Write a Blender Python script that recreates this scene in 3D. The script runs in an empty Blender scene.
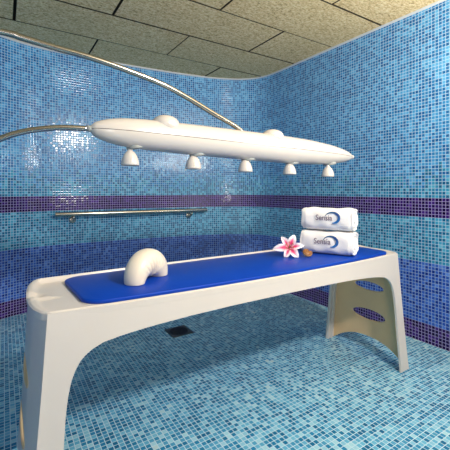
import bpy, bmesh, math, random
from mathutils import Vector, Matrix

random.seed(4)
PI = math.pi
S = bpy.context.scene
COL = S.collection

# ------------------------------------------------------------------ camera, sky, lights, exposure
HC = 1.12                       # eye height
TH = math.radians(32.6)         # the camera looks this far to the right of the side wall
cam_d = bpy.data.cameras.new('camera')
cam = bpy.data.objects.new('camera', cam_d)
COL.objects.link(cam)
cam.location = (0, 0, HC)
cam.rotation_euler = (PI/2, 0, -TH)
cam_d.sensor_width = 36
cam_d.lens = 345/450*36
cam_d.shift_y = -35/450
cam_d.clip_start = 0.02
S.camera = cam

w = bpy.data.worlds.new('world'); S.world = w; w.use_nodes = True
w.node_tree.nodes['Background'].inputs['Color'].default_value = (1.0, 0.97, 0.93, 1)
w.node_tree.nodes['Background'].inputs['Strength'].default_value = 0.05

def area(name, loc, target, size, power, color):
    d = bpy.data.lights.new(name, 'AREA'); d.shape = 'DISK'; d.size = size; d.energy = power; d.color = color
    o = bpy.data.objects.new(name, d); COL.objects.link(o)
    o.location = loc
    o.rotation_euler = (Vector(target)-Vector(loc)).to_track_quat('-Z', 'Y').to_euler()
    return o
area('ceiling_spot', (1.25, -0.5, 2.22), (1.1, 2.2, 0.6), 0.20, 62, (1.0, 0.95, 0.89))
area('ceiling_lamp', (1.08, 0.62, 2.44), (1.08, 1.4, 0.0), 0.5, 3, (1.0, 0.94, 0.86))
area('side_fill', (-0.62, -1.35, 1.05), (1.6, 1.4, 0.45), 1.5, 27, (1.0, 0.93, 0.90))  # unseen fill light, added to lift the shaded table end panels
area('ceiling_fill', (2.3, 0.05, 1.75), (1.9, 0.72, 3.05), 0.6, 54, (1.0, 0.92, 0.80))  # added out of view to brighten the ceiling, no real fitting

S.view_settings.view_transform = 'Standard'
S.view_settings.look = 'None'
S.view_settings.gamma = 1
S.view_settings.use_curve_mapping = False
S.view_settings.exposure = 0.0

# ------------------------------------------------------------------ node helpers
def srgb(r, g, b):
    f = lambda c: (c/255/12.92) if c/255 <= 0.04045 else ((c/255+0.055)/1.055)**2.4
    return (f(r), f(g), f(b), 1)

class NT:
    def __init__(self, name):
        self.m = bpy.data.materials.new(name); self.m.use_nodes = True
        self.t = self.m.node_tree
        self.b = self.t.nodes['Principled BSDF']
    def n(self, typ, **kw):
        x = self.t.nodes.new(typ)
        for k, v in kw.items(): setattr(x, k, v)
        return x
    def l(self, a, b): self.t.links.new(a, b)
    def put(self, sock, v):
        if hasattr(v, 'is_output'): self.l(v, sock)
        else: sock.default_value = v
    def math(self, op, a, b=None, c=None):
        x = self.n('ShaderNodeMath', operation=op)
        for i, v in enumerate((a, b, c)):
            if v is not None: self.put(x.inputs[i], v)
        return x.outputs[0]
    def mix(self, f, a, b, bt='MIX'):
        x = self.n('ShaderNodeMix', data_type='RGBA', blend_type=bt)
        self.put(x.inputs[0], f); self.put(x.inputs[6], a); self.put(x.inputs[7], b)
        return x.outputs[2]
    def ramp(self, f, stops, interp='LINEAR'):
        x = self.n('ShaderNodeValToRGB'); r = x.color_ramp; r.interpolation = interp
        while len(r.elements) < len(stops): r.elements.new(0.5)
        for e, (p, c) in zip(r.elements, stops): e.position = p; e.color = c
        self.l(f, x.inputs[0]); return x.outputs[0]
    def noise(self, vec, scale, detail=2.0, rough=0.5):
        x = self.n('ShaderNodeTexNoise'); x.inputs['Scale'].default_value = scale
        x.inputs['Detail'].default_value = detail; x.inputs['Roughness'].default_value = rough
        if vec is not None: self.l(vec, x.inputs['Vector'])
        return x
    def bump(self, h, strength, dist, normal=None):
        x = self.n('ShaderNodeBump'); x.inputs['Strength'].default_value = strength; x.inputs['Distance'].default_value = dist
        self.l(h, x.inputs['Height'])
        if normal is not None: self.l(normal, x.inputs['Normal'])
        return x.outputs[0]

def plain(name, col, rough=0.4, metal=0.0, coat=0.0, spec=0.5, bump=None, vary=0.0, sheen=0.0):
    N = NT(name); b = N.b
    b.inputs['Roughness'].default_value = rough; b.inputs['Metallic'].default_value = metal
    b.inputs['Coat Weight'].default_value = coat; b.inputs['Specular IOR Level'].default_value = spec
    b.inputs['Sheen Weight'].default_value = sheen
    tc = N.n('ShaderNodeTexCoord').outputs['Object']
    nz = N.noise(tc, 9.0, 4.0)
    dark = tuple(c*(1-vary) for c in col[:3])+(1,)
    N.l(N.mix(nz.outputs['Fac'], dark, col), b.inputs['Base Color'])
    if bump:
        sc, st, di = bump
        N.l(N.bump(N.noise(tc, sc, 3.0).outputs['Fac'], st, di), b.inputs['Normal'])
    return N.m

PITCH = 0.0236
def mosaic(name, bands, grout, gw=0.40, blend=None):
    """bands: list of (first_row, [ramp stops]) from the bottom row upwards"""
    N = NT(name); b = N.b
    uv = N.n('ShaderNodeUVMap').outputs['UV']
    sep = N.n('ShaderNodeSeparateXYZ'); N.l(uv, sep.inputs[0])
    U = N.math('DIVIDE', sep.outputs[0], PITCH); V = N.math('DIVIDE', sep.outputs[1], PITCH)
    fu = N.math('FLOOR', U); fv = N.math('FLOOR', V)
    cell = N.n('ShaderNodeCombineXYZ'); N.l(fu, cell.inputs[0]); N.l(fv, cell.inputs[1])
    wn = N.n('ShaderNodeTexWhiteNoise', noise_dimensions='2D'); N.l(cell.outputs[0], wn.inputs['Vector'])
    big = N.noise(cell.outputs[0], 0.09, 2.0)
    sc1 = N.n('ShaderNodeSeparateColor'); N.l(wn.outputs['Color'], sc1.inputs[0])
    r = N.math('ADD', N.math('ADD', N.math('MULTIPLY', wn.outputs['Value'], 0.5), N.math('MULTIPLY', sc1.outputs[0], 0.32)),
               N.math('MULTIPLY', N.math('SUBTRACT', big.outputs['Fac'], 0.36), 0.50))
    col = None
    gcol = grout
    for row, stops, gr in bands:
        c = N.ramp(r, stops)
        if col is None: col = c; gcol = gr
        else:
            if isinstance(row, tuple):      # a row range over which tiles are mixed in at random
                lo, hi = row
                p = N.math('DIVIDE', N.math('SUBTRACT', fv, lo), hi-lo)
                sc2 = N.n('ShaderNodeSeparateColor'); N.l(wn.outputs['Color'], sc2.inputs[0])
                f = N.math('GREATER_THAN', p, sc2.outputs[1])
            else:
                f = N.math('GREATER_THAN', fv, row-0.5)
            col = N.mix(f, col, c); gcol = N.mix(f, gcol, gr)
    # each tile is a little mottled
    vn = N.noise(uv, 160.0, 2.0)
    col = N.mix(vn.outputs['Fac'], col, N.mix(0.5, col, (1.5, 1.5, 1.5, 1), 'MULTIPLY'))
    du = N.math('ABSOLUTE', N.math('SUBTRACT', N.math('SUBTRACT', U, fu), 0.5))
    dv = N.math('ABSOLUTE', N.math('SUBTRACT', N.math('SUBTRACT', V, fv), 0.5))
    d = N.math('MAXIMUM', du, dv)
    isg = N.math('GREATER_THAN', d, gw)
    N.l(N.mix(isg, col, gcol), b.inputs['Base Color'])
    N.l(N.math('ADD', N.math('MULTIPLY', isg, 0.5), 0.14), b.inputs['Roughness'])
    b.inputs['Specular IOR Level'].default_value = 0.35
    # tiles are set very slightly out of plane
    geo = N.n('ShaderNodeNewGeometry')
    vm = N.n('ShaderNodeVectorMath', operation='SUBTRACT'); N.l(wn.outputs['Color'], vm.inputs[0]); vm.inputs[1].default_value = (0.5, 0.5, 0.5)
    vs = N.n('ShaderNodeVectorMath', operation='SCALE'); N.l(vm.outputs[0], vs.inputs[0]); vs.inputs['Scale'].default_value = 0.035
    va = N.n('ShaderNodeVectorMath', operation='ADD'); N.l(geo.outputs['Normal'], va.inputs[0]); N.l(vs.outputs[0], va.inputs[1])
    vn2 = N.n('ShaderNodeVectorMath', operation='NORMALIZE'); N.l(va.outputs[0], vn2.inputs[0])
    h = N.ramp(d, [(0.30, (1, 1, 1, 1)), (0.45, (0, 0, 0, 1))])
    N.l(N.bump(h, 0.35, 0.0015, vn2.outputs[0]), b.inputs['Normal'])
    return N.m

# ------------------------------------------------------------------ materials
c_purple = [(0.0, srgb(16, 0, 44)), (0.5, srgb(32, 8, 74)), (0.85, srgb(60, 26, 114)), (1, srgb(92, 54, 150))]
c_blue = [(0.0, srgb(12, 38, 120)), (0.4, srgb(28, 68, 158)), (0.75, srgb(54, 100, 190)), (1, srgb(104, 144, 214))]
c_teal = [(0.0, srgb(8, 86, 126)), (0.35, srgb(18, 108, 150)), (0.7, srgb(54, 150, 186)), (1, srgb(112, 184, 208))]
c_sky = [(0.0, srgb(16, 86, 144)), (0.3, srgb(24, 104, 164)), (0.65, srgb(56, 140, 194)), (1, srgb(104, 176, 216))]
c_floor = [(0.0, srgb(14, 90, 130)), (0.35, srgb(36, 124, 166)), (0.7, srgb(98, 170, 198)), (0.92, srgb(160, 202, 212)), (1, srgb(200, 200, 186))]
M = {}
g_lil, g_blu, g_pal = srgb(158, 146, 194), srgb(146, 172, 214), srgb(172, 202, 226)
M['wall'] = mosaic('wall_mosaic', [(0, c_purple, g_lil), (6, c_blue, g_blu), (25, c_teal, g_pal), (39, c_purple, g_lil), (45, c_teal, g_pal), ((46, 56), c_sky, g_pal)], g_pal, 0.42)
M['floor'] = mosaic('floor_mosaic', [(0, c_floor, srgb(188, 214, 224))], g_pal, 0.425)
M['plastic'] = plain('cream_moulded_plastic', srgb(216, 206, 195), 0.32, vary=0.04, bump=(60, 0.08, 0.002))
M['fibre'] = plain('bare_fibreglass', srgb(246, 206, 154), 0.6, vary=0.12, bump=(40, 0.1, 0.002))
M['shell'] = plain('cream_gloss_plastic', srgb(206, 197, 187), 0.22, vary=0.03, coat=0.3)
M['seam'] = plain('seam_grey', srgb(84, 76, 70), 0.6)
M['grey'] = plain('grey_plastic', srgb(150, 152, 146), 0.4)
M['steel'] = plain('brushed_steel', srgb(184, 178, 168), 0.22, metal=1.0)
M['mat'] = plain('blue_vinyl', srgb(0, 60, 168), 0.44, spec=0.22, vary=0.06, bump=(35, 0.10, 0.003))
M['vinyl'] = plain('cream_vinyl', srgb(236, 222, 200), 0.34, vary=0.05, bump=(25, 0.1, 0.003))
M['towel'] = plain('white_terry', srgb(244, 240, 236), 0.95, vary=0.03, bump=(420, 0.5, 0.003), sheen=0.3)
M['logo_text'] = plain('logo_grey_violet', srgb(116, 100, 118), 0.8)
M['drain_dark'] = plain('drain_black', srgb(26, 26, 28), 0.5)
M['drain_plate'] = plain('drain_plate', srgb(72, 74, 74), 0.45, metal=0.6)
M['stem'] = plain('stem_green', srgb(120, 150, 70), 0.5)
M['anther'] = plain('anther_orange', srgb(196, 96, 40), 0.7)
M['trim'] = plain('grey_sealant', srgb(196, 200, 202), 0.5)

def mk_ceiling():
    N = NT('wood_wool_board'); b = N.b
    tc = N.n('ShaderNodeTexCoord').outputs['Object']
    a = N.noise(tc, 75, 4, 0.75).outputs['Fac']; c = N.noise(tc, 2.2, 3).outputs['Fac']
    st = N.n('ShaderNodeMapping'); st.inputs['Scale'].default_value = (22, 60, 40); N.l(tc, st.inputs['Vector'])
    s2 = N.noise(st.outputs[0], 1.6, 4, 0.65).outputs['Fac']
    m = N.math('ADD', N.math('MULTIPLY', a, 0.55), N.math('MULTIPLY', s2, 0.45))
    col = N.ramp(m, [(0.38, srgb(122, 98, 60)), (0.47, srgb(222, 190, 138)), (0.60, srgb(255, 240, 200))])
    col = N.mix(N.math('MULTIPLY', c, 0.5), col, srgb(196, 178, 132))
    N.l(col, b.inputs['Base Color']); b.inputs['Roughness'].default_value = 0.95
    b.inputs['Specular IOR Level'].default_value = 0.1
    N.l(N.bump(m, 1.0, 0.010), b.inputs['Normal'])
    return N.m
M['ceiling'] = mk_ceiling()
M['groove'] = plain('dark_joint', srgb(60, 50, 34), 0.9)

def mk_swoosh():
    N = NT('logo_blue'); b = N.b
    uv = N.n('ShaderNodeUVMap').outputs['UV']; sp = N.n('ShaderNodeSeparateXYZ'); N.l(uv, sp.inputs[0])
    N.l(N.ramp(sp.outputs[0], [(0, srgb(40, 96, 120)), (0.5, srgb(24, 66, 132)), (1, srgb(30, 120, 190))]), b.inputs['Base Color'])
    b.inputs['Roughness'].default_value = 0.8
    return N.m
M['swoosh'] = mk_swoosh()

def mk_petal():
    N = NT('lily_petal'); b = N.b
    uv = N.n('ShaderNodeUVMap').outputs['UV']; sp = N.n('ShaderNodeSeparateXYZ'); N.l(uv, sp.inputs[0])
    ac = N.math('ABSOLUTE', N.math('SUBTRACT', sp.outputs[0], 0.5))       # 0 mid rib .. .5 edge
    k = N.math('ADD', N.math('MULTIPLY', ac, 1.1), N.math('MULTIPLY', sp.outputs[1], 0.75))
    c = N.ramp(k, [(0.0, srgb(240, 150, 110)), (0.14, srgb(218, 36, 96)), (0.36, srgb(228, 60, 120)), (0.60, srgb(246, 196, 210)), (0.78, srgb(252, 240, 240))])
    N.l(c, b.inputs['Base Color']); b.inputs['Roughness'].default_value = 0.5
    b.inputs['Subsurface Weight'].default_value = 0.1; b.inputs['Subsurface Scale'].default_value = 0.01
    return N.m
M['petal'] = mk_petal()

def mk_snail():
    N = NT('snail_shell'); b = N.b
    uv = N.n('ShaderNodeUVMap').outputs['UV']; sp = N.n('ShaderNodeSeparateXYZ'); N.l(uv, sp.inputs[0])
    tc = N.n('ShaderNodeTexCoord').outputs['Object']
    k = N.math('ADD', sp.outputs[1], N.math('MULTIPLY', N.noise(tc, 90, 2).outputs['Fac'], 0.25))
    c = N.ramp(k, [(0.1, srgb(240, 232, 220)), (0.5, srgb(232, 216, 190)), (0.62, srgb(160, 104, 54)), (0.8, srgb(206, 160, 96)), (1.0, srgb(140, 90, 48))])
    N.l(c, b.inputs['Base Color']); b.inputs['Roughness'].default_value = 0.25
    return N.m
M['snail'] = mk_snail()

# ------------------------------------------------------------------ mesh helpers
def obj(name, verts, faces, mat, parent=None, smooth=True, uvs=None, loc=None, rot=None, thick=None, autosmooth=None):
    me = bpy.data.meshes.new(name)
    me.from_pydata([tuple(v) for v in verts], [], faces)
    bm = bmesh.new(); bm.from_mesh(me)
    if uvs is not None:
        L = bm.loops.layers.uv.new('UVMap')
        bm.verts.ensure_lookup_table()
        for f in bm.faces:
            for lp in f.loops: lp[L].uv = uvs[lp.vert.index]
    else:
        bmesh.ops.recalc_face_normals(bm, faces=bm.faces[:])
    bm.to_mesh(me); bm.free()
    me.materials.append(mat)
    for p in me.polygons: p.use_smooth = smooth
    o = bpy.data.objects.new(name, me); COL.objects.link(o)
    if parent is not None: o.parent = parent
    if loc is not None: o.location = loc
    if rot is not None: o.rotation_euler = rot
    if thick:
        md = o.modifiers.new('thickness', 'SOLIDIFY'); md.thickness = thick; md.offset = 0
        bpy.context.view_layer.update()
        m2 = bpy.data.meshes.new_from_object(o.evaluated_get(bpy.context.evaluated_depsgraph_get()))
        o.modifiers.clear(); o.data = m2; bpy.data.meshes.remove(me); me = m2; me.name = name
        autosmooth = autosmooth or 40
    if autosmooth:
        me.set_sharp_from_angle(angle=math.radians(autosmooth))
    return o

def tag(o, label, cat, group=None):
    o['label'] = label; o['category'] = cat
    if group: o['group'] = group
    return o

def thing(name, label, cat, loc=(0, 0, 0), rot=(0, 0, 0), group=None):
    o = bpy.data.objects.new(name, None); COL.objects.link(o)
    o.empty_display_size = 0.1; o.location = loc; o.rotation_euler = rot
    return tag(o, label, cat, group)

def structure(o):
    o['kind'] = 'structure'; return o

def grid_faces(nu, nv, closed_u=False):
    f = []
    for i in range(nu if closed_u else nu-1):
        for j in range(nv-1):
            a = i*nv+j; b = ((i+1) % nu)*nv+j
            f.append((a, b, b+1, a+1))
    return f

def catmull(P, n):
    P = [Vector(p) for p in P]
    Q = [P[0]*2-P[1]]+P+[P[-1]*2-P[-2]]
    out = []
    for i in range(1, len(Q)-2):
        for k in range(n):
            t = k/n; a, b, c, d = Q[i-1:i+3]
            out.append(0.5*((2*b)+(-a+c)*t+(2*a-5*b+4*c-d)*t*t+(-a+3*b-3*c+d)*t**3))
    out.append(P[-1]); return out

def tube(path, rad, n=14, cap=True):
    """verts, faces of a round tube along a path (rad number or list)"""
    P = [Vector(p) for p in path]; V = []; F = []
    up = Vector((0, 0, 1)); prev = None
    for i, p in enumerate(P):
        t = (P[min(i+1, len(P)-1)]-P[max(i-1, 0)]).normalized()
        if prev is None:
            a = t.cross(up)
            if a.length < 1e-3: a = t.cross(Vector((1, 0, 0)))
        else:
            a = prev-t*prev.dot(t)
        a.normalize(); prev = a; b = t.cross(a)
        r = rad[i] if isinstance(rad, (list, tuple)) else rad
        for k in range(n):
            q = 2*PI*k/n
            V.append(p+a*(r*math.cos(q))+b*(r*math.sin(q)))
    for i in range(len(P)-1):
        for k in range(n):
            F.append((i*n+k, i*n+(k+1) % n, (i+1)*n+(k+1) % n, (i+1)*n+k))
    if cap:
        F.append(tuple(range(n))[::-1]); F.append(tuple((len(P)-1)*n+k for k in range(n)))
    return V, F

def lathe(prof, n=32, axis='z'):
    """prof: (radius, height) pairs"""
    V = []; F = []
    for r, h in prof:
        for k in range(n):
            q = 2*PI*k/n
            V.append(Vector((r*math.cos(q), r*math.sin(q), h)))
    m = len(prof)
    for i in range(m-1):
        for k in range(n):
            F.append((i*n+k, i*n+(k+1) % n, (i+1)*n+(k+1) % n, (i+1)*n+k))
    F.append(tuple(range(n))[::-1]); F.append(tuple((m-1)*n+k for k in range(n)))
    if axis == 'y': V = [Vector((v.x, v.z, -v.y)) for v in V]
    if axis == 'x': V = [Vector((v.z, v.x, v.y)) for v in V]
    return V, F

def box(x0, x1, y0, y1, z0, z1, c=0.0):
    """box with chamfered bottom edges (c)"""
    V = [(x0, y0, z1), (x1, y0, z1), (x1, y1, z1), (x0, y1, z1),
         (x0, y0, z0+c), (x1, y0, z0+c), (x1, y1, z0+c), (x0, y1, z0+c),
         (x0+c, y0+c, z0), (x1-c, y0+c, z0), (x1-c, y1-c, z0), (x0+c, y1-c, z0)]
    F = [(0, 1, 2, 3)]
    for o_ in (0, 4):
        for k in range(4): F.append((o_+k, o_+4+k, o_+4+(k+1) % 4, o_+(k+1) % 4))
    F.append((11, 10, 9, 8))
    return [Vector(v) for v in V], F

def join(parts):
    V = []; F = []
    for v, f in parts:
        n = len(V); V += list(v); F += [tuple(i+n for i in q) for q in f]
    return V, F

def lerp_tab(tab, x):
    if x <= tab[0][0]: return tab[0][1]
    for (a, p), (b, q) in zip(tab, tab[1:]):
        if x <= b: return p+(q-p)*(x-a)/(b-a)
    return tab[-1][1]

# ------------------------------------------------------------------ room shell
CEIL = 2.46
WR = 2.60                                   # right wall
V0 = -1.6                                   # where the modelled room ends behind the camera
def wall(name, pts, s0):
    V = []; uvs = []; s = s0
    for i, p in enumerate(pts):
        if i: s += (p-pts[i-1]).length
        V += [(p.x, p.y, 0), (p.x, p.y, CEIL+0.03)]; uvs += [(s, 0), (s, CEIL+0.03)]
    F = [(2*i, 2*i+1, 2*i+3, 2*i+2) for i in range(len(pts)-1)]
    F = [f[::-1] for f in F]
    o = structure(obj(name, V, F, M['wall'], uvs=uvs)); return o, s
bend = catmull([(-0.75, 2.2), (-0.735, 2.5), (-0.66, 2.87), (-0.5, 3.17), (-0.27, 3.42), (-0.03, 3.56), (0.2, 3.645), (0.455, 3.68), (0.92, 3.68), (1.245, 3.665),
                (1.633, 3.625), (1.946, 3.575), (2.19, 3.505), (2.40, 3.40), (2.53, 3.27), (2.585, 3.12), (2.60, 2.95)], 6)
wl, s = wall('wall_left', [Vector((-0.75, V0)), Vector((-0.75, 2.2))], 0.0)
wb, s = wall('wall_back', bend, s)
wr, s = wall('wall_right', [Vector((WR, 2.95)), Vector((WR, V0))], s)
fl = structure(obj('floor', [(-0.95, V0, 0), (2.75, V0, 0), (2.75, 3.85, 0), (-0.95, 3.85, 0)], [(0, 1, 2, 3)], M['floor'],
                   uvs=[(-0.95, V0), (2.75, V0), (2.75, 3.85), (-0.95, 3.85)]))

# ceiling of rebated wood-wool boards laid in half bond
parts = []
g = 0.011
for k in range(-7, 4):
    y0 = 2.185+0.505*k; y1 = y0+0.505
    off = 0.065 if k % 2 else 0.70
    for j in range(-2, 3):
        x0 = off+1.29*j; x1 = x0+1.29
        if x0 > 2.75 or x1 < -0.95: continue
        dz = random.uniform(-0.0015, 0.0015)
        a, b = max(x0, -0.95), min(x1, 2.75)
        parts.append(box(a+g*random.uniform(0.3, 0.9), b-g*random.uniform(0.3, 0.9), max(y0, V0)+g*random.uniform(0.2, 0.8), min(y1, 3.85)-g*random.uniform(0.2, 0.8), CEIL+dz, CEIL+0.035, 0.0015))
v, f = join(parts)
ce = structure(obj('ceiling', v, f, M['ceiling'], smooth=False))
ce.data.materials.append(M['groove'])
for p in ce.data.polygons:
    if abs(p.normal.z) < 0.9: p.material_index = 1  # board edges coloured dark, shade of the joints painted in
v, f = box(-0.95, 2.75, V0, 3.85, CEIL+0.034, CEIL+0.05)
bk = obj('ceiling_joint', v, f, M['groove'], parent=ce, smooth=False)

# bead of sealant between wall and ceiling
line = [Vector((-0.75, V0))]+list(bend)+[Vector((WR, V0))]
V = []; n = len(line)
for i, p in enumerate(line):
    t = (line[min(i+1, n-1)]-line[max(i-1, 0)]).normalized(); inn = Vector((t.y, -t.x))
    for d, z in ((-0.002, CEIL-0.016), (0.006, CEIL-0.015), (0.012, CEIL-0.006), (0.012, CEIL+0.002)):
        q = p+inn*d; V.append((q.x, q.y, z))
structure(obj('trim_1', V, grid_faces(n, 4), M['trim']))

# ------------------------------------------------------------------ treatment table
UC = 1.0935
ZT = 0.727
def fr(u):  return 1.235-0.045*max(0, 1-((u-UC)/0.98)**2)        # front edge of the top
def bkv(u): return 1.675+0.015*max(0, 1-((u-UC)/0.98)**2)        # back edge
def uL(z):  return 0.05+0.067*(z/ZT)**0.8
inner_tab = [(0, .140), (.15, .150), (.29, .161), (.387, .167), (.45, .175), (.493, .184), (.53, .198), (.559, .216), (.58, .24), (.592, .262), (.60, .284)]
table = thing('treatment_table', 'cream moulded plastic wet treatment table with arched sides, on blue mosaic floor', 'table', (UC, 1.46, 0))
def T(p): return (p[0]-UC, p[1]-1.46, p[2])
def bow(t, z): return 0.042*(0.45+0.55*z/ZT)*max(0, 1-abs(2*t-1)**3.2)
def side_v(u, z, front):
    k = 1-z/ZT
    return fr(u)-0.035*k if front else bkv(u)+0.115*k
for front in (True, False):
    sgn = 1 if front else -1
    # apron
    V = []; F = []
    us = [0.117+(2.07-0.117)*i/60 for i in range(61)]
    arch = [(0.117, .60), (.284, .60), (.33, .609), (.40, .618), (.475, .625), (.62, .634), (.80, .640), (UC, .643)]
    for u in us:
        um = u if u < UC else 2*UC-u
        zb = lerp_tab(arch, um)
        for j in range(6):
            z = zb+(ZT-0.004-zb)*j/5
            uu = u
            if u == us[0]: uu = uL(z)
            if u == us[-1]: uu = 2*UC-uL(z)
            V.append(T((uu, side_v(uu, z, front)+sgn*0.006, z)))
    obj('apron', V, grid_faces(61, 6), M['plastic'], table, thick=0.012)
    for left in (True, False):
        V = []
        NZ = 40; NU = 9
        for i in range(NZ+1):
            z = 0.60*i/NZ; a = uL(z); b = lerp_tab(inner_tab, z)
            for j in range(NU):
                u = a+(b-a)*j/(NU-1)
                if not left: u = 2*UC-u
                V.append(T((u, side_v(u, z, front)+sgn*0.006, z)))
        lg = obj('leg', V, grid_faces(NZ+1, NU), M['plastic'], table, thick=0.012)
        if not front:
            # stiffening ribs moulded on the inside of the rear legs
            for du in (0.045, 0.078):
                V = []; F = []
                for i in range(13):
                    z = 0.60*i/12; u = uL(z)+du
                    if not left: u = 2*UC-u
                    vv = side_v(u, z, False)
                    for a, b in ((-0.007, -0.011), (-0.005, -0.024), (0.005, -0.024), (0.007, -0.011)):
                        V.append(T((u+a, vv+b, z)))
                obj('rib', V, grid_faces(13, 4), M['plastic'], lg)

# end panels with two grip openings and an arched foot
def end_panel(left):
    bm = bmesh.new()
    loops = []
    N = 40; out = []
    for i in range(N+1):                                   # arched foot, front to back
        t = i/N; out.append((t, 0.105*max(0, 1-abs(2*t-1)**2.4)))
    for i in range(1, 9): out.append((1, 0.715*i/8))
    for i in range(1, 13): out.append((1-i/12, 0.715))
    for i in range(1, 8): out.append((0, 0.715*(1-i/8)))
    loops.append(out)
    for (c, zc, hw, hh) in ((0.495, 0.460, 0.25, 0.036), (0.495, 0.260, 0.26, 0.043)):
        loops.append([(c+hw*math.cos(2*PI*k/36), zc+hh*math.sin(2*PI*k/36)-0.03*hw*0) for k in range(36)])
    edges = []
    for L in loops:
        vs = [bm.verts.new((p[0], p[1], 0)) for p in L]
        for i in range(len(vs)): edges.append(bm.edges.new((vs[i], vs[(i+1) % len(vs)])))
    bmesh.ops.triangle_fill(bm, use_beauty=True, edges=edges)
    bm.verts.ensure_lookup_table()
    V = []
    for q in bm.verts:
        t, z = q.co.x, q.co.y
        u = uL(z)-bow(t, z)+0.007
        if not left: u = 2*UC-u
        a = side_v(u, z, True)+0.010; b = side_v(u, z, False)-0.010
        V.append(T((u, a+(b-a)*t, z)))
    F = [tuple(x.index for x in f.verts) for f in bm.faces]
    bm.free()
    o = obj('end_panel', V, F, M['plastic'], table, smooth=False, thick=0.012)
    # the inner side is left as bare tan fibreglass
    o.data.materials.append(M['fibre'])
    for p in o.data.polygons:
        if p.normal.x*(1 if left else -1) > 0.6: p.material_index = 1
    # rounded lip moulded round each opening
    for (c, zc, hw, hh) in ((0.495, 0.460, 0.25, 0.036), (0.495, 0.260, 0.26, 0.043)):
        P = []
        for k in range(37):
            t = c+hw*math.cos(2*PI*k/36); z = zc+hh*math.sin(2*PI*k/36)
            u = uL(z)-bow(t, z)+0.007
            if not left: u = 2*UC-u
            a = side_v(u, z, True)+0.010; b = side_v(u, z, False)-0.010
            P.append(T((u, a+(b-a)*t, z)))
        v, f = tube(P, 0.0075, 8, cap=False)
        obj('grip_lip', v, f, M['fibre'], o)
end_panel(True); end_panel(False)

# top: shallow tray with a raised back rim and a drain notch at the left end
def smooth01(x): x = max(0, min(1, x)); return x*x*(3-2*x)
FLOOR_Z = 0.721
def top_h(u, v):
    du = min(u-0.112, 2.075-u); df = v-fr(u); db = bkv(u)-v
    rim = 0
    rim = max(rim, 0.021*(1-smooth01((db-0.010)/0.012)))
    rim = max(rim, 0.006*(1-smooth01((df-0.006)/0.010)))
    e = 0.007+0.013*smooth01((v-1.45)/0.2)
    rim = max(rim, e*(1-smooth01((du-0.014)/0.016)))
    h = FLOOR_Z+rim
    # notch
    d = math.hypot((u-0.085)/0.085, (v-1.475)/0.045)
    h -= 0.024*(1-smooth01((d-0.35)/0.65))
    d = math.hypot((u-0.150)/0.060, (v-1.42)/0.022)
    h += 0.010*(1-smooth01(d))
    edge = min(df, db, du)
    h -= 0.005*(1-smooth01(edge/0.006))
    return h
def spaced(n):      # denser towards both ends
    return [0.5-0.5*math.cos(PI*i/(n-1))*(0.55+0.45*abs(math.cos(PI*i/(n-1)))) for i in range(n)]
US = [0.112+(2.075-0.112)*t for t in spaced(150)]
WS = spaced(70)
V = []
for u in US:
    for t in WS:
        a = fr(u)-0.002; b = bkv(u)+0.002
        v_ = a+(b-a)*t
        # round the corners in plan
        rc = 0.03; uu = u
        for e, s_ in ((a+rc-v_, 1), (v_-(b-rc), 1)):
            if e > 0:
                ins = rc-math.sqrt(max(0, rc*rc-e*e))
                x = (u-UC)/(UC-0.112)
                uu = UC+(u-UC)*(1-ins/(UC-0.112)*abs(x)**6)
        x = (u-UC)/(UC-0.112)
        V.append(T((uu+math.copysign(bow(t, ZT)*abs(x)**8, x), v_, top_h(u, v_))))
nU, nW = len(US), len(WS)
F = grid_faces(nU, nW)
ring = [i*nW for i in range(nU)]+[(nU-1)*nW+j for j in range(1, nW)]+[i*nW+nW-1 for i in range(nU-2, -1, -1)]+[j for j in range(nW-2, 0, -1)]
base = len(V)
for r in ring: V.append((V[r][0], V[r][1], 0.700))
m = len(ring)
for i in range(m): F.append((ring[i], base+i, base+(i+1) % m, ring[(i+1) % m]))
obj('tabletop', V, F, M['plastic'], table, autosmooth=50)

# ------------------------------------------------------------------ blue mat
def mat_outline():
    P = []
    def corner(cx, cy, rx, ry, a0, a1, n=12):
        for i in range(n+1):
            q = math.radians(a0+(a1-a0)*i/n); P.append((cx+rx*math.cos(q), cy+ry*math.sin(q)))
    corner(0.325, fr(0.325)+0.105, 0.095, 0.080, 180, 270)
    for i in range(1, 30):
        u = 0.325+(1.95-0.325)*i/30; P.append((u, fr(u)+0.025-0.006*math.sin(PI*i/30)))
    corner(1.955, fr(1.955)+0.105, 0.075, 0.080, 270, 360)
    corner(1.965, bkv(1.965)-0.094, 0.065, 0.07, 0, 90)
    for i in range(1, 20): u = 1.965+(0.29-1.965)*i/20; P.append((u, bkv(u)-0.024))
    corner(0.290, bkv(0.29)-0.089, 0.075, 0.065, 90, 180)
    return P
O = mat_outline(); n = len(O)
cx = sum(p[0] for p in O)/n; cy = sum(p[1] for p in O)/n
def ins(p, i, d):
    a = Vector(O[i-1]); b = Vector(O[(i+1) % n]); t = (b-a).normalized(); return (p[0]-t.y*d, p[1]+t.x*d)
V = []
mz = FLOOR_Z
for d, z in ((0.001, 0.0005), (0, 0.003), (0, 0.011), (0.0015, 0.0135), (0.005, 0.015)):
    for i, p in enumerate(O):
        q = ins(p, i, d); V.append((q[0]-UC, q[1]-1.42, z))
F = []
for r in range(4):
    for i in range(n): F.append((r*n+i, r*n+(i+1) % n, (r+1)*n+(i+1) % n, (r+1)*n+i))
F.append(tuple(range(n))[::-1]); F.append(tuple(4*n+i for i in range(n)))
mat = obj('table_mat', V, F, M['mat'], loc=(UC, 1.42, mz+0.0005), autosmooth=40)
tag(mat, 'bright blue vinyl mat with rounded corners lying on the cream treatment table', 'mat')
MZ = mz+0.0155                                   # top of the mat

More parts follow.
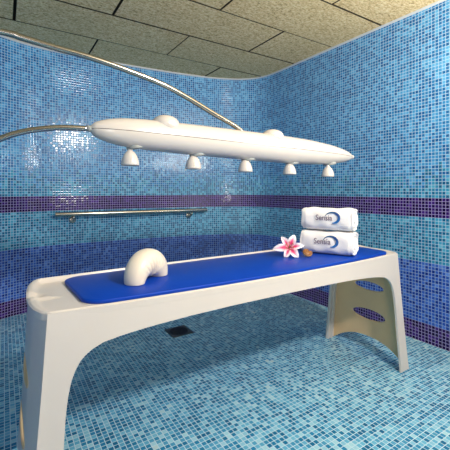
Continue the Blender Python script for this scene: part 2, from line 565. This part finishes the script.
# ------------------------------------------------------------------ overhead shower bar
SV = 1.50
SL, SR = 0.300, 1.975
SMID = (SL+SR)/2; SH = (SR-SL)/2
tilt = math.atan2(0.030, 1.68)
shower = thing('overhead_shower', 'long cream torpedo shaped overhead shower bar with five nozzles, hung above the table', 'shower', (SMID, SV, 1.358), (0, tilt, 0))
def rad(s):
    tab = [(-1, .012), (-.985, .027), (-.95, .040), (-.906, .051), (-.82, .062), (-.7, .068), (-.4, .073), (0, .076), (.3, .077), (.5, .074), (.74, .060), (.89, .041), (.96, .025), (1, .009)]
    k = 0.02*min(1, (1-abs(s))*6)
    return sum(lerp_tab(tab, s+d*k) for d in (-2, -1, 0, 1, 2))/5
NB = 72; NR = 28
def half(up):
    V = []
    for i in range(NB+1):
        s = -math.cos(PI*i/NB); r = rad(s)
        x = s*SH
        for j in range(NR+1):
            q = PI*j/NR
            z = r*math.sin(q)*(1.0 if up else -1.0)
            V.append((x, r*math.cos(q)*1.0, z+(0.0013 if up else -0.0013)))
    return V, grid_faces(NB+1, NR+1)
v, f = half(True); obj('upper_shell', v, f, M['shell'], shower)
v, f = half(False); obj('lower_shell', v, f, M['shell'], shower)
V = []
for i in range(NB+1):
    s = -math.cos(PI*i/NB); r = rad(s)
    for yy in (-1, 1):
        for zz in (-0.0016, 0.0016): V.append((s*SH*0.999, yy*(r-0.0008 if r > 0.002 else r), zz))
F = []
for i in range(NB):
    a = i*4; b = a+4
    F += [(a, a+1, b+1, b), (a+2, b+2, b+3, a+3), (a+1, a+3, b+3, b+1), (a, b, b+2, a+2)]
obj('seam', V, F, M['seam'], shower, smooth=False)
v, f = lathe([(0.012, 0), (0.012, 0.006), (0.010, 0.008), (0.013, 0.010), (0.012, 0.018), (0.006, 0.022), (0.001, 0.023)], 20, 'x')
obj('end_knob', v, f, M['shell'], shower, loc=(SH-0.008, 0, 0))
v, f = lathe([(0.0125, 0), (0.0132, 0.012), (0.0125, 0.024)], 20, 'x')
obj('end_sleeve', v, f, M['grey'], shower, loc=(-SH-0.016, 0, 0))
for u in (0.632, 1.280):
    x = u-SMID; r = rad(x/SH)
    prof = [(0.066, -0.045), (0.0665, -0.012)]+[(0.066*math.cos(q), -0.012+0.046*math.sin(q)) for q in [PI/2*k/10 for k in range(1, 10)]]+[(0.002, 0.034)]
    v, f = lathe(prof, 36)
    obj('cover_cap', v, f, M['shell'], shower, loc=(x, 0.004, r-0.002))
for u in (0.465, 0.775, 1.087, 1.406, 1.735):
    x = u-SMID; r = rad(x/SH)
    # domed socket under the bar
    prof = [(0.040, 0.035), (0.0395, 0.0)]+[(0.036+0.0035*math.cos(q), -0.006-0.003*math.sin(q)) for q in (0, PI/4, PI/2)]+[(0.031, -0.006), (0.022, 0.006), (0.002, 0.010)]
    v, f = lathe(prof, 32)
    so = obj('socket', v, f, M['grey'], shower, loc=(x+0.026, 0.004, -r+0.004), rot=(0, math.radians(-10), 0))
    prof = [(0.002, 0.044), (0.010, 0.044), (0.011, 0.004), (0.012, 0.0)]+[(0.012+0.0268*math.sin(PI/2*t)**0.74, -0.001-0.061*t**1.2) for t in [k/12 for k in range(1, 13)]]+[(0.0365, -0.063), (0.033, -0.056), (0.018, -0.052), (0.002, -0.050)]
    v, f = lathe(prof, 32)
    nz = obj('nozzle', v, f, M['shell'], shower, loc=(x, -0.004, -0.080), rot=(0, -tilt, 0))
    v, f = lathe([(0.001, -0.0545), (0.030, -0.0555), (0.030, -0.058), (0.001, -0.058)], 28)
    obj('spray_face', v, f, M['grey'], nz)

def S2(p): # world point -> shower space
    q = Vector(p)-Vector((SMID, SV, 1.358)); return Matrix.Rotation(-tilt, 3, 'Y') @ q
lower = catmull([(0.29, 1.5, 1.372), (0.2, 1.5, 1.368), (0.115, 1.5, 1.354), (0.049, 1.5, 1.335), (-0.013, 1.5, 1.306), (-0.16, 1.5, 1.22), (-0.38, 1.5, 1.1), (-0.745, 1.5, 1.02)], 8)
v, f = tube([S2(p) for p in lower], 0.0112, 16)
obj('support_pipe', v, f, M['steel'], shower)
upper = catmull([(1.165, 1.525, 1.385), (1.055, 1.53, 1.456), (0.917, 1.53, 1.51), (0.667, 1.53, 1.607), (0.456, 1.53, 1.654), (0.304, 1.53, 1.678), (0.189, 1.53, 1.688), (0.118, 1.53, 1.696), (0.05, 1.53, 1.704), (-0.014, 1.53, 1.709), (-0.35, 1.53, 1.699), (-0.745, 1.53, 1.7)], 8)
v, f = tube([S2(p) for p in upper], 0.0125, 16)
obj('support_arm', v, f, M['steel'], shower)
for y, z in ((1.50, 1.02), (1.53, 1.70)):
    v, f = lathe([(0.045, 0), (0.045, 0.005), (0.040, 0.009), (0.018, 0.010), (0.017, 0.02)], 28, 'x')
    obj('wall_flange', v, f, M['steel'], shower, loc=S2((-0.7495, y, z)), rot=(0, -tilt, 0))

# ------------------------------------------------------------------ grab rail on the back wall
A = Vector((0.405, 3.605, 0.888)); B = Vector((1.985, 3.500, 0.888))
rail = thing('grab_rail', 'horizontal stainless steel grab rail on the mosaic wall below the purple band', 'rail', A)
v, f = tube([Vector((0, 0, 0)), (B-A)*0.5, B-A], 0.0215, 18)
obj('bar', v, f, M['steel'], rail, autosmooth=40)
def wall_y(u):
    best = min(bend, key=lambda p: abs(p.x-u)+(10 if p.y < 3.2 else 0)); 
    for p, q in zip(bend, bend[1:]):
        if p.x <= u <= q.x and p.y > 3.2: return p.y+(q.y-p.y)*(u-p.x)/(q.x-p.x)
    return best.y
for u in (0.565, 1.80):
    t = (u-A.x)/(B.x-A.x); p = A+(B-A)*t; wy = wall_y(u)
    v, f = tube([Vector((0, 0, -0.014)), Vector((0, 0, -0.042)), Vector((0, 0.012, -0.056)), Vector((0, (wy-p.y)-0.001, -0.062))], 0.009, 14)
    br = obj('bracket', v, f, M['steel'], rail, loc=p-A)
    v, f = lathe([(0.033, 0), (0.033, 0.005), (0.029, 0.009), (0.012, 0.011)], 28, 'y')
    v = [Vector((q.x, -q.y, q.z)) for q in v]
    obj('flange', v, f, M['steel'], br, loc=(0, (wy-p.y)-0.001, -0.062))

# ------------------------------------------------------------------ floor drain
drain = thing('floor_drain', 'small square floor drain with dark round grate, in the floor under the table', 'drain', (1.165, 2.50, 0))
v, f = [], []
q = 0.088
O = []
K = 48
V = []; 
for k in range(K):
    a = 2*PI*k/K; c, s_ = math.cos(a), math.sin(a); e = q/max(abs(c), abs(s_))
    for r, z in ((None, 0.0), (None, 0.004), (0.079, 0.004), (0.079, 0.001)):
        rr = e if r is None else r
        V.append((rr*c, rr*s_, z))
obj('frame', V, grid_faces(K, 4, True), M['drain_plate'], drain, smooth=False)
prt = [lathe([(0.077, 0.0005), (0.077, 0.0012)], 40)]
gr = obj('pan', *prt[0], M['drain_dark'], drain)
prt = []
for i in range(-6, 7):
    y = i*0.0115; hw = math.sqrt(max(0, 0.075**2-y*y))
    prt.append(box(-hw, hw, y-0.003, y+0.003, 0.0012, 0.0045))
v, f = join(prt)
# outer ring
ringv = []
for k in range(K):
    a = 2*PI*k/K
    for r, z in ((0.077, 0.0012), (0.077, 0.0048), (0.069, 0.0048), (0.069, 0.0012)): ringv.append(Vector((r*math.cos(a), r*math.sin(a), z)))
v, f = join([(v, f), (ringv, grid_faces(K, 4, True))])
obj('grate', v, f, plain('grate_dark_steel', srgb(48, 48, 50), 0.4, metal=0.7), drain, smooth=False)

# ------------------------------------------------------------------ horseshoe neck pillow standing on the mat
def pillow():
    V = []; NP = 96; NS = 48; R = 0.081
    A0 = -0.12; A1 = PI+0.12
    rows = []
    for i in range(NP+1):
        t = i/NP; ph = t*PI
        s_ = math.sin(ph)
        rin = 0.034+0.030*s_**0.9                          # towards the middle of the arch
        rout = 0.036+0.014*s_
        rside = 0.044+0.010*s_
        cap = 1.0
        rows.append((ph, rin, rout, rside, cap))
    for (ph, rin, rout, rside, cap) in rows:
        c = Vector((-R*math.cos(ph), 0, 0.004+R*math.sin(ph)*0.95)); er = Vector((-math.cos(ph), 0, math.sin(ph))); ey = Vector((0, 1, 0))
        for k in range(NS):
            a = 2*PI*k/NS; ca, sa = math.cos(a), math.sin(a)
            rr = rout if ca > 0 else rin
            inn = max(0, -ca)**0.7*math.sin(ph)**2
            cr = 0.013*inn*(abs(math.sin(ph*13+sa))-0.5)
            crs = 0.012*max(0, 0.55-ca)*math.sin(ph)**3*(abs(math.sin(ph*13+0.8*sa))-0.6)*(1 if ca > -0.75 else max(0, (ca+1)*4))
            V.append(c+er*(rr*ca+cr)+ey*((rside+crs)*math.copysign(abs(sa)**0.9, sa)))
    # closed ends, slightly rounded edge
    n0 = len(rows)
    F = []
    for i in range(n0-1):
        for k in range(NS): F.append((i*NS+k, i*NS+(k+1) % NS, (i+1)*NS+(k+1) % NS, (i+1)*NS+k))
    for first in (True, False):
        src = 0 if first else (n0-1)*NS
        prev = [src+k for k in range(NS)]
        cen = sum((V[i] for i in prev), Vector())/NS
        for sc, dz in ((0.97, -0.0025), (0.90, -0.0038), (0.5, -0.004)):
            cur = []
            for i in range(NS):
                p = V[src+i]; V.append(Vector((cen.x+(p.x-cen.x)*sc, cen.y+(p.y-cen.y)*sc, p.z+dz))); cur.append(len(V)-1)
            for k in range(NS): F.append((prev[k], prev[(k+1) % NS], cur[(k+1) % NS], cur[k]))
            prev = cur
        F.append(tuple(prev))
    return V, F
v, f = pillow()
pl = obj('neck_pillow', v, f, M['vinyl'], loc=(0.516, 1.43, MZ+0.0002), rot=(0, 0, math.radians(33)))
tag(pl, 'cream vinyl horseshoe neck pillow standing as an arch on the blue mat', 'pillow')

# ------------------------------------------------------------------ rolled towels
def se_point(a, hw, hh, e=3.2):
    c, s_ = math.cos(a), math.sin(a)
    return hw*math.copysign(abs(c)**(2/e), c), hh*math.copysign(abs(s_)**(2/e), s_)
def make_towel(name, label, L, hw, hh, loc, rz, seed):
    """rolled towel: length L along local x, front face towards local -y, base at z=0"""
    rnd = random.Random(seed)
    t = thing(name, label, 'towel', loc, (0, 0, rz), 'rolled towels on the treatment table')
    NS = 72; NX = 40
    V = []; F = []
    ph = [rnd.uniform(0, 6) for _ in range(6)]
    def wob(x, a): return 0.0022*math.sin(9*x/L+ph[0]+2*a)+0.0016*math.sin(17*x/L+ph[1]-3*a)
    for i in range(NX+1):
        x = -L/2+L*i/NX
        e = min(i, NX-i)/NX; sq = 1-0.07*max(0, 1-e/0.06)**2
        for k in range(NS):
            a = 2*PI*k/NS; y, z = se_point(a, hw*sq, hh*sq)
            d = wob(x, a)*(0.15 if z < -hh*0.8 else 1)
            n = Vector((0, y/hw, z/hh)).normalized()
            V.append(Vector((x, y+n.y*d, hh+z+n.z*d)))
    F = grid_faces(NX+1, NS)
    F += [(i*NS+NS-1, (i+1)*NS+NS-1, (i+1)*NS, i*NS) for i in range(NX)]
    # ends: wound layers, stepped in and out towards the core
    for side in (0, 1):
        prev = [side*NX*NS+k for k in range(NS)]; sx = 1 if side else -1
        prof = []
        nl = 4
        for l in range(nl):
            s0 = 1-l*0.23; dd = rnd.uniform(-0.004, 0.006)
            prof += [(s0-0.02, 0.005+dd), (s0-0.09, 0.010+dd), (s0-0.17, 0.006+dd), (s0-0.20, -0.012)]
        for sc, dx in prof:
            cur = []
            for k in range(NS):
                a = 2*PI*k/NS
                y, z = se_point(a, hw, hh, 3.2 if sc > 0.6 else 2.3)
                shift = 0.16*(k/NS)*0.9 if sc < 0.97 else 0
                s2 = max(0.02, sc*(1-shift*0.25))
                V.append(Vector((sx*(L/2+dx+0.003*math.sin(5*a+ph[2]+sc*9)), y*s2, hh+z*s2))); cur.append(len(V)-1)
            for k in range(NS): F.append((prev[k], prev[(k+1) % NS], cur[(k+1) % NS], cur[k]))
            prev = cur
        F.append(tuple(prev))
    body = obj('roll', V, F, M['towel'], t)
    # printed logo: word and swoosh laid on the front of the roll
    def on_front(x, h, off=0.0012):
        # h measured from the middle of the roll, follows the rounded front
        zz = max(-0.98, min(0.98, h/hh)); y = -hw*(1-abs(zz)**3.2)**(1/3.2)
        return (x, y-0.0042-off, hh+h)
    cu = bpy.data.curves.new('word', 'FONT'); cu.body = 'Sensia'; cu.size = 0.046; cu.resolution_u = 3; cu.offset = 0.0004
    to = bpy.data.objects.new('word', cu); COL.objects.link(to)
    bpy.context.view_layer.update()
    me = bpy.data.meshes.new_from_object(to.evaluated_get(bpy.context.evaluated_depsgraph_get()))
    wv = [Vector(q.co) for q in me.vertices]; wf = [tuple(p.vertices) for p in me.polygons]
    bpy.data.objects.remove(to); bpy.data.curves.remove(cu); bpy.data.meshes.remove(me)
    x0 = min(q.x for q in wv); x1 = max(q.x for q in wv)
    V = [on_front(-0.062+(q.x-x0)/(x1-x0)*0.098, q.y-0.004) for q in wv]
    lt = obj('logo_word', V, wf, M['logo_text'], t, smooth=False); lt['label'] = 'grey word printed on the towel'
    V = []; uvs = []; n = 40
    for i in range(n+1):
        s_ = i/n; a = math.radians(172-262*s_)
        wdt = 0.0018+0.0125*math.sin(PI*min(1, s_*0.62+0.06))**1.5*(1 if s_ < 0.85 else (1-s_)/0.15*0.75+0.25)
        cxx, czz = 0.034, 0.012
        for m_, kk in ((1, 0), (-1, 1)):
            rx = 0.041+m_*wdt*0.5; rz_ = 0.031+m_*wdt*0.5
            V.append(on_front(cxx+rx*math.cos(a), czz+rz_*math.sin(a), 0.0016)); uvs.append((s_, kk))
    sw = obj('logo_swoosh', V, grid_faces(n+1, 2), M['swoosh'], t, uvs=uvs); sw['label'] = 'blue crescent swoosh printed on the towel'
    return t
TA = math.atan2(-0.90, 0.434)
tp = Vector((1.591, 1.3985)); nrm = Vector((0.90, 0.434))
c = tp+nrm*0.080
make_towel('rolled_towel', 'lower white rolled towel with logo, lying directly on the blue mat', 0.292, 0.078, 0.068, (c.x, c.y, MZ+0.001), TA, 3)
c = tp+nrm*0.084+Vector((0.434, -0.90))*0.008
make_towel('rolled_towel', 'upper white rolled towel with logo, resting on top of another towel', 0.280, 0.074, 0.066, (c.x, c.y, MZ+0.1425), TA, 8)

# ------------------------------------------------------------------ lily
lily = thing('lily_flower', 'pink and white lily blossom lying on the blue mat beside the towels', 'flower', (1.385, 1.475, MZ))
face = Vector((-0.62, -0.70, 0.34)).normalized()
Q = face.to_track_quat('Z', 'Y').to_matrix()
cen = Vector((0, 0, 0.052))
def petal(L, W, curl, ang, cup):
    V = []; uvs = []; NL = 18; NWd = 9
    for i in range(NL+1):
        t = i/NL
        wd = W*(math.sin(PI*min(1, (0.10+0.90*t)))**0.75)*(1-0.25*t)
        r = 0.004+L*(t-0.12*curl*t**3); z = cup*L*math.sin(PI*0.60*t)-curl*L*0.34*t**2.4
        for j in range(NWd):
            s_ = j/(NWd-1)-0.5
            y = s_*wd; zz = z+0.9*abs(s_)**1.6*wd*0.7*(1-0.5*t)+0.0018*math.sin(t*14+j)*abs(s_)*2
            p = Vector((r, y, zz))
            p = Matrix.Rotation(ang, 3, 'Z') @ p
            V.append(cen+Q @ p); uvs.append((s_+0.5, t))
    return V, grid_faces(NL+1, NWd), uvs
lens = [0.086, 0.080, 0.078, 0.100, 0.076, 0.082]
for k in range(6):
    inner = k % 2
    v, f, uvs = petal(lens[k], 0.050 if inner else 0.040, 0.55, math.radians(60*k+8), 0.30)
    v = [q for q in v]
    lowest = min(q.z for q in v)
    if lowest < 0.002:           # tips that reach the mat bend up along it
        v = [Vector((q.x, q.y, max(q.z, 0.002+0.15*max(0, 0.01+q.z)))) for q in v]
    obj('petal', v, f, M['petal'], lily, uvs=uvs, thick=0.0012)
for k in range(6):
    a = math.radians(60*k+36); P = []
    for i in range(7):
        t = i/6; p = Vector((0.022*t**1.3, 0, 0.003+0.045*t)); P.append(cen+Q @ (Matrix.Rotation(a, 3, 'Z') @ p))
    v, f = tube(P, 0.0011, 6); st = obj('stamen', v, f, M['stem'], lily)
    tdir = (Q @ (Matrix.Rotation(a, 3, 'Z') @ Vector((0, 1, 0)))); e = P[-1]
    v, f = tube([e-tdir*0.007, e-tdir*0.004, e, e+tdir*0.004, e+tdir*0.007], [0.0008, 0.0022, 0.0026, 0.0022, 0.0008], 8); obj('anther', v, f, M['anther'], st)
P = [cen+Q @ Vector((0, 0, z)) for z in (0.004, 0.02, 0.04, 0.052)]
v, f = tube(P, [0.0016, 0.0014, 0.0014, 0.0026], 8); obj('pistil', v, f, M['stem'], lily)
P = [cen-face*0.0, cen-face*0.02+Vector((0, 0, -0.004)), cen-face*0.04+Vector((0, 0, -0.016)), cen-face*0.052+Vector((0, 0, -0.028))]
v, f = tube(catmull(P, 5), 0.003, 10); obj('stalk', v, f, M['stem'], lily)

# ------------------------------------------------------------------ snail shell
def snail():
    V = []; uvs = []; n = 120; m = 16
    turns = 3.0
    for i in range(n+1):
        t = i/n; a = turns*2*PI*t; g = math.exp(2.6*(t-1))
        Rr = 0.0150*g; r = 0.0125*g
        c = Vector((Rr*math.cos(a), Rr*math.sin(a), 0.017*(1-g)))
        er = Vector((math.cos(a), math.sin(a), 0))
        for k in range(m):
            q = 2*PI*k/m
            V.append(c+er*(r*math.cos(q))+Vector((0, 0, r*1.05*math.sin(q)))); uvs.append((t, 0.5-0.5*math.sin(q) if False else (0.5+0.5*math.sin(q))))
    F = grid_faces(n+1, m)+[(i*m+m-1, (i+1)*m+m-1, (i+1)*m, i*m) for i in range(n)]
    F.append(tuple(range(m)))
    R_ = Matrix.Rotation(math.radians(-25), 3, 'Z') @ Matrix.Rotation(math.radians(38), 3, 'X')
    V = [R_ @ (q*1.35) for q in V]
    lo = min(q.z for q in V); V = [q-Vector((0, 0, lo)) for q in V]
    return V, F, uvs
v, f, uvs = snail()
sn = obj('snail_shell', v, f, M['snail'], uvs=uvs, loc=(1.462, 1.42, MZ+0.0002))
tag(sn, 'small brown and cream snail shell on the mat between flower and towels', 'shell')
